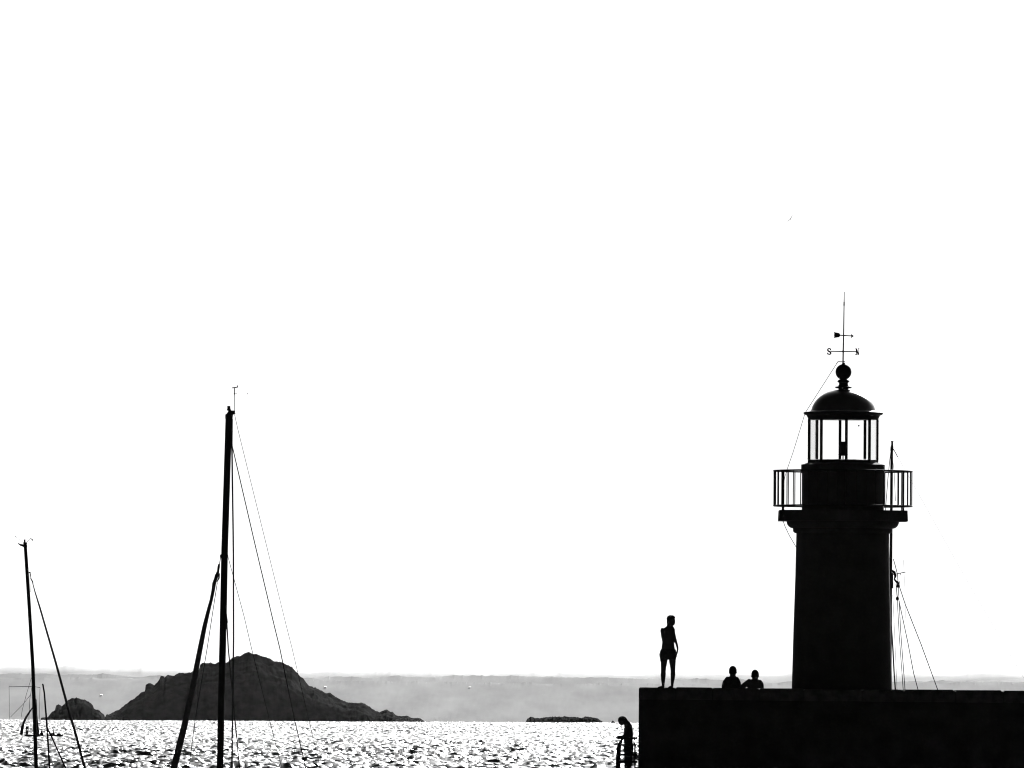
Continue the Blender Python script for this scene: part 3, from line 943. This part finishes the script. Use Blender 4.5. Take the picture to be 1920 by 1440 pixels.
B_.limb(L((298, 600, .01, 45), (288, 690, .0, 40), (282, 760, -.005, 32), (280, 800, -.01, 30), (279, 850, .01, 31), (278, 900, .02, 26), (278, 955, .02, 18), (278, 985, .02, 16)))
B_.limb(L((280, 988, .03, 16), (265, 990, -.03, 15), (240, 996, -.10, 13), (220, 999, -.13, 10)))
B_.limb(L((385, 600, .01, 46), (390, 690, .0, 40), (394, 760, -.005, 31), (395, 800, -.01, 29), (396, 850, .01, 29), (392, 900, .02, 24), (387, 955, .02, 17), (386, 985, .02, 15)))
B_.limb(L((386, 988, .03, 15), (374, 990, -.03, 14), (356, 994, -.11, 12), (346, 997, -.14, 9)))
# head, turned right
c = mz(372, 188)
B_.b.ball(c, (49 * um, .085, 54 * um), 20, 14)
B_.limb(L((372, 200, -.01, 42), (386, 225, -.01, 30), (398, 243, -.01, 13)))
B_.limb(L((408, 195, -.01, 16), (412, 212, -.01, 12), (417, 228, -.01, 5)))      # brow to nose
B_.limb(L((404, 236, -.01, 12), (412, 240, -.01, 6)))                           # mouth
for dy in (-.085, .075):
    B_.b.ball(mz(360, 205, dy), (9 * um, .014, 14 * um), 8, 6)                   # ears
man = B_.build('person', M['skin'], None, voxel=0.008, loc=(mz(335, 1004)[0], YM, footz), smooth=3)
tag(man, 'bare-chested person in shorts standing on the pier end, looking down to the right', 'person')
S_ = Body()
S_.loft([ring(250, 430, 538, 0.005, .118), ring(240, 436, 570, .01, .125), ring(231, 440, 602, .01, .13), ring(236, 437, 640, .01, .125), ring(244, 432, 662, .01, .11)])
S_.limb(L((288, 610, .01, 52), (286, 668, .005, 45)))
S_.limb(L((388, 610, .01, 50), (389, 650, .005, 44)))
S_.build('shorts', M['shorts'], man, voxel=0.01)
H_ = Body()
c = mz(366, 174)
H_.b.ball(c, (48 * um, .088, 45 * um), 20, 14)
H_.limb(L((345, 180, 0, 24), (338, 210, 0, 18), (336, 232, 0, 14)))
H_.limb(L((392, 150, -.01, 20), (412, 158, -.01, 13)))
H_.build('hair', M['hair'], man, voxel=0.009)


# --- two people sitting on the seaward ledge, backs to the camera
def sitter(label, Y, hc, hr, sh, arm_l, arm_r, hips, shirt_c):
    u = Y / F / 6.4

    def q(zx, zy, dy=0.0):
        p = P(1200 + zx / 6.4, 1130 + zy / 6.4, Y)
        return (p.x, Y + dy, p.z)
    seat = pier_z(q(hips, 1000)[0]) - 0.33
    b = Body()
    rg = []
    for l, r, zy, dy, hd in sh:
        a, c = q(l, zy), q(r, zy)
        rg.append((a[0], c[0], a[2], Y + dy, hd))
    hx = q(hips, 1000)[0]
    rg.append((hx - .17, hx + .17, seat + .16, Y - .02, .12)); rg.append((hx - .18, hx + .18, seat + .05, Y + .0, .13)); rg.append((hx - .15, hx + .15, seat + .0, Y + .02, .12))
    b.loft(rg)
    b.limb([(q(hc[0], hc[1] + 30), 34 * u), (q(hc[0] - 2, hc[1] + 95, -.01), 35 * u), (q(hc[0] - 4, hc[1] + 130, -.01), 42 * u)])
    for sgn, arm in ((-1, arm_l), (1, arm_r)):
        b.limb([(q(x, y, d), r * u) for x, y, d, r in arm])
        hp = Vector(q(arm[-1][0], arm[-1][1], arm[-1][2]))
        for k in range(4):
            e = hp + Vector((sgn * (.012 * (k - 1.5)), .05 + .006 * (k % 3), -.03 - .004 * k))
            b.limb([(hp + Vector((sgn * .009 * (k - 1.5), .01, 0)), .011), ((hp + e) / 2 + Vector((0, 0, .008)), .009), (e, .008)])
        b.limb([(hp, .011), (hp + Vector((-sgn * .035, .025, -.005)), .009), (hp + Vector((-sgn * .04, .05, -.02)), .008)])
    for s in (-1, 1):                              # thighs along the ledge, shins hanging over its edge
        b.limb([((hx + s * .09, Y + .02, seat + .085), .085), ((hx + s * .10, Y + .42, seat + .085), .062), ((hx + s * .10, Y + .50, seat + .04), .056),
                ((hx + s * .10, Y + .53, seat - .2), .05), ((hx + s * .10, Y + .50, seat - .38), .036), ((hx + s * .10, Y + .52, seat - .42), .035), ((hx + s * .11, Y + .66, seat - .45), .026)])
    b.b.ball(q(hc[0], hc[1]), (hr[0] * u, .095, hr[1] * u), 20, 14)
    b.limb([(q(hc[0], hc[1] + 25, .04), .06), (q(hc[0], hc[1] + 52, .075), .025)])
    b.limb([(q(hc[0], hc[1] + 10, .09), .02), (q(hc[0], hc[1] + 25, .11), .012)])
    for s in (-1, 1): b.b.ball(q(hc[0] + s * hr[0] * .98, hc[1] + 14), (5 * u, .018, 13 * u), 8, 6)
    o = b.build('person', M['skin'], None, voxel=0.010, loc=(hx, Y, seat), smooth=3)
    tag(o, label, 'person', 'people sitting on the pier')
    h = Body()
    h.b.ball(q(hc[0], hc[1] - 8, -.012), (hr[0] * u * 1.03, .097, hr[1] * u * .94), 20, 14)
    h.build('hair', M['hair'], o, voxel=0.01)
    if shirt_c:
        h = Body()
        rg2 = [(a - .008, c + .008, z, y, d + .008) for a, c, z, y, d in rg[1:-1]]
        h.loft(rg2)
        for arm in (arm_l, arm_r):
            h.limb([(q(x, y, d), (r + 3) * u) for x, y, d, r in arm[:3]])
        h.build('shirt', M['shirt'], o, voxel=0.01)
    return o


sitter('shirted person sitting upright with back turned, taller and nearer the standing one', LY + 2.72, (1114, 823), (46, 62),
       [(1085, 1150, 878, 0, .05), (1062, 1160, 892, 0, .07), (1035, 1178, 925, 0, .10), (1025, 1185, 965, 0, .115), (1028, 1184, 1010, 0, .12)],
       [(1050, 915, 0, 26), (1018, 955, .01, 24), (1003, 1010, .02, 22), (1010, 1070, .12, 18), (1040, 1110, .25, 14)],
       [(1160, 918, 0, 26), (1184, 962, .01, 24), (1190, 1010, .03, 22), (1175, 1070, .13, 17), (1150, 1110, .25, 14)], 1108, True)
sitter('person sitting with back turned, leaning on one outstretched arm near the lighthouse', LY + 2.66, (1381, 868), (45, 62),
       [(1350, 1412, 915, 0, .05), (1325, 1430, 922, 0, .07), (1296, 1448, 940, 0, .10), (1285, 1458, 975, 0, .115), (1288, 1460, 1015, 0, .12)],
       [(1312, 945, 0, 32), (1275, 975, -.01, 34), (1235, 1005, -.03, 33), (1212, 1030, -.05, 24), (1205, 1150, -.05, 15)],
       [(1440, 950, 0, 26), (1462, 975, 0, 22), (1468, 1020, .02, 20), (1460, 1080, .12, 17), (1430, 1120, .25, 14)], 1375, False)

# --- young person on the landing, head bowed over the handrail
YN = LY - 1.0
un = YN / F / 12


def nq(zx, zy, dy=0.0):
    p = P(1120 + zx / 12, 1320 + zy / 12, YN)
    return (p.x, YN + dy, p.z)


b = Body()
N = lambda *a: [(nq(x, y, d), r * un) for x, y, d, r in a]
rg = []
for l, r, zy, hd in ((640, 735, 440, .07), (612, 775, 478, .13), (602, 788, 520, .16), (600, 796, 580, .165), (590, 803, 640, .16), (580, 806, 710, .15), (592, 800, 800, .14), (605, 800, 880, .14), (598, 806, 960, .16), (595, 805, 1040, .165), (610, 795, 1100, .15)):
    a, c = nq(l, zy), nq(r, zy)
    rg.append((a[0], c[0], a[2], YN, hd))
b.loft(rg)
b.limb(N((600, 380, 0, 70), (660, 430, 0, 66), (700, 480, 0, 70)))
b.b.ball(nq(560, 360), (100 * un, .08, 88 * un), 20, 14)
b.limb(N((560, 385, 0, 80), (555, 440, 0, 45), (565, 475, 0, 17)))
b.limb(N((500, 420, 0, 26), (515, 455, 0, 14)))
for dy in (-.08, .08): b.b.ball(nq(610, 385, dy), (14 * un, .014, 22 * un), 8, 6)
fz = LZ
for s in (-1, 1):
    b.limb([(nq(698, 1060, .08 * s), 92 * un), (nq(694, 1250, .08 * s), 90 * un), (nq(692, 1400, .08 * s), 84 * un), (nq(700, 1480, .08 * s), 66 * un), (nq(702, 1520, .08 * s), 58 * un)])
    k = Vector(nq(702, 1521, .08 * s)); an = Vector((k.x + .01, k.y, fz + .07))
    b.limb([(k, 56 * un), (k.lerp(an, .4), .052), (an, .035), (an + Vector((.01, 0, -.03)), .036)])
    b.limb([(an + Vector((.02, 0, -.035)), .034), (an + Vector((-.07, 0, -.038)), .03), (an + Vector((-.15, 0, -.046)), .022)])
    # arms: shoulder to elbow, forearm lying on the rail
    b.limb(N((690, 520, .15 * s, 48), (660, 610, .17 * s, 42), (612, 715, .15 * s, 36), (560, 738, .11 * s, 32), (490, 735, .08 * s, 26)))
    hp = Vector(nq(488, 735, .08 * s))
    b.limb([(hp, .026), (hp + Vector((-.03, 0, -.004)), .026)])
    for i in range(4):
        a0 = hp + Vector((-.035, .014 * (i - 1.5), 0))
        b.limb([(a0, .010), (a0 + Vector((-.03, 0, -.012)), .009), (a0 + Vector((-.035, 0, -.05 - .005 * (i % 2))), .008)])
    b.limb([(hp, .011), (hp + Vector((-.02, -s * .035, -.02)), .010), (hp + Vector((-.03, -s * .03, -.045)), .008)])
lo = nq(700, 1060)
teen = b.build('person', M['skin'], None, voxel=0.010, loc=(lo[0], YN, fz), smooth=3)
tag(teen, 'person on the lower landing with bowed head, leaning on the handrail', 'person')
h = Body(); h.b.ball(nq(566, 352), (101 * un, .086, 82 * un), 20, 14); h.limb(N((620, 370, 0, 62), (655, 410, 0, 48)))
h.build('hair', M['hair'], teen, voxel=0.01)
h = Body()
rg2 = []
for l, r, zy, hd in ((590, 806, 900, .155), (590, 810, 960, .175), (590, 810, 1040, .18), (598, 804, 1100, .17)):
    a, c = nq(l, zy), nq(r, zy); rg2.append((a[0], c[0], a[2], YN, hd))
h.loft(rg2)
for s in (-1, 1): h.limb([(nq(700, 1080, .08 * s), 92 * un), (nq(698, 1240, .08 * s), 84 * un)])
h.build('shorts', M['shorts'], teen, voxel=0.01)

# --- handrail of the landing
YH = LY - 1.45
uh = YH / F / 12


def hq(zx, zy, dy=0.0):
    p = P(1120 + zx / 12, 1320 + zy / 12, YH)
    return (p.x, YH + dy, p.z)


hr = empty('handrail', (hq(480, 800)[0], YH, LZ), 'low iron handrail with ladder posts on the landing at the pier end', 'handrail')
x_end = PX0 - 0.01
b = MB()
for (zy, w) in ((765, 24), (922, 20), (1136, 27), (1296, 29)):
    z = hq(600, zy)[2]
    b.tube([(hq(500 if zy > 800 else 445, zy)[0], YH, z), (x_end, YH, z)], w * un, n=8)
b.build('rail', M['iron'], hr, smooth=True)
for dx, dy in ((0, 0), (50, .42)):
    b = MB()
    b.tube([hq(575 + dx * .2, 770, dy), hq(530 + dx * .3, 830, dy), hq(482 + dx * .7, 925, dy), hq(455 + dx, 1010, dy), hq(448 + dx, 1200, dy), hq(445 + dx, 1440, dy), (hq(443 + dx, 1440)[0], YH + dy, LZ)],
           [22 * uh, 25 * uh, 28 * uh, 30 * uh, 30 * uh, 31 * uh, 31 * uh], n=8)
    b.build('post', M['iron'], hr, smooth=True)
for zy in (900, 985, 1070, 1165, 1250, 1345, 1425):
    b = MB()
    xx = 30 * max(0, (1000 - zy) / 100)
    b.tube([hq(452 + xx, zy), hq(498 + xx * .8, zy, .42)], 16 * uh, n=6)
    b.build('rung', M['iron'], hr)
b = MB()
b.tube([hq(838, 760), hq(822, 860), hq(846, 930), hq(846, 1440), (hq(846, 1440)[0], YH, LZ)], 17 * uh, n=8)
b.build('post', M['iron'], hr, smooth=True)


# --- crew of the far boat
def crew(label, x, ytop, ybot, w):
    t, bo = pd(x, ytop), pd(x, ybot)
    hgt = t[2] - bo[2]
    b = Body()
    r = w * sD / 2
    b.loft([(bo[0] - r * .8, bo[0] + r * .8, bo[2], YD, r * .7), (bo[0] - r, bo[0] + r, bo[2] + hgt * .35, YD, r * .7), (bo[0] - r * .9, bo[0] + r * .9, bo[2] + hgt * .55, YD, r * .6), (bo[0] - r * .4, bo[0] + r * .4, bo[2] + hgt * .68, YD, r * .4)])
    b.b.ball((bo[0], YD, bo[2] + hgt * .83), (hgt * .14, hgt * .15, hgt * .19), 12, 8)
    b.limb([((bo[0] - r * .9, YD - r * .4, bo[2] + hgt * .5), r * .28), ((bo[0] - r * 1.2, YD - r * .9, bo[2] + hgt * .2), r * .22), ((bo[0] - r * .6, YD - r * 1.4, bo[2] + hgt * .15), r * .18)])
    b.limb([((bo[0] + r * .9, YD - r * .4, bo[2] + hgt * .5), r * .28), ((bo[0] + r * 1.2, YD - r * .9, bo[2] + hgt * .2), r * .22), ((bo[0] + r * .6, YD - r * 1.4, bo[2] + hgt * .15), r * .18)])
    o = b.build('person', M['shirt'], None, voxel=0.012, loc=bo, smooth=2)
    tag(o, label, 'person', 'crew in the far open boat')


crew('tiny far sailor beside the curved furled sail, at the boat\'s left end', 50.5, 1362, 1380, 3.6)
crew('tiny far sailor sitting just right of the leaning mast', 78, 1369, 1381, 5.4)
crew('tiny far sailor sitting upright in the boat\'s right half', 99.5, 1368.5, 1381, 5.2)
crew('tiny far sailor hunched at the boat\'s right end', 110.5, 1372, 1381.5, 6.6)


# ------------------------------------------------------------------ gulls
def gull(px, py, Y, roll, yaw, label, span):
    c = P(px, py, Y)
    b = MB()
    m = Matrix.Rotation(yaw, 4, 'Z') @ Matrix.Rotation(roll, 4, 'Y') @ Matrix.Scale(span, 4)
    t = MB()
    t.tube([(0, -.22, 0), (0, -.14, .01), (0, 0, .02), (0, .12, .015), (0, .24, .0)], [.012, .05, .07, .045, .015], n=10)
    t.ball((0, -.2, .025), (.035, .05, .035), 10, 8)
    for s in (-1, 1):
        pl = [(.05, -.09, .02), (.3, -.12, .10), (.5, -.05, .09), (.68, .05, .05), (.5, .04, .085), (.3, .03, .095), (.05, .08, .02)]
        n = len(pl)
        vs = [(s * x, y, z + .008) for x, y, z in pl] + [(s * x, y, z - .008) for x, y, z in pl]
        t.add(vs, [tuple(range(n)), tuple(range(2 * n - 1, n - 1, -1))] + [(i, (i + 1) % n, n + (i + 1) % n, n + i) for i in range(n)])
    b.v = [tuple(m @ Vector(v) + c) for v in t.v]
    b.f = t.f
    root = Vector(c)
    b.v = [tuple(Vector(v) - root) for v in b.v]
    o = b.build('seagull', M['bird'], None, smooth=True)
    o.location = c
    tag(o, label, 'bird', 'gulls in the sky')


gull(1482, 411, 2700, R(-52), R(15), 'banking gull high in the empty sky left of the lighthouse', 1.35)
gull(464, 738.8, 4500, R(6), R(80), 'tiny gull beside the top of the tall mast', 1.4)

# ------------------------------------------------------------------ haze
b = MB()
b.box((-12000, -400, -170), (12000, 46500, 330))
hz = b.build('haze', None, None) if False else None
me = bpy.data.meshes.new('haze'); me.from_pydata(b.v, [], b.f)
bm = bmesh.new(); bm.from_mesh(me); bmesh.ops.recalc_face_normals(bm, faces=bm.faces); bm.to_mesh(me); bm.free()
hm = bpy.data.materials.new('sea_haze'); hm.use_nodes = True
n, l = hm.node_tree.nodes, hm.node_tree.links
n.remove(n['Principled BSDF'])
vol = n.new('ShaderNodeVolumePrincipled')
vol.inputs['Color'].default_value = (0.95, 0.95, 0.95, 1)
vol.inputs['Density'].default_value = 1.25e-6
vol.inputs['Anisotropy'].default_value = 0.5
l.new(vol.outputs[0], n['Material Output'].inputs['Volume'])
me.materials.append(hm)
hz = bpy.data.objects.new('haze', me); col.objects.link(hz)
hz['kind'] = 'stuff'
sc.cycles.volume_bounces = 1
sc.cycles.filter_width = 1.1
sc.cycles.use_denoising = True
sc.cycles.denoising_prefilter = 'NONE'           # keeps the glitter on the water sharp
sc.cycles.denoising_input_passes = 'RGB_ALBEDO_NORMAL'
sc.cycles.use_adaptive_sampling = False
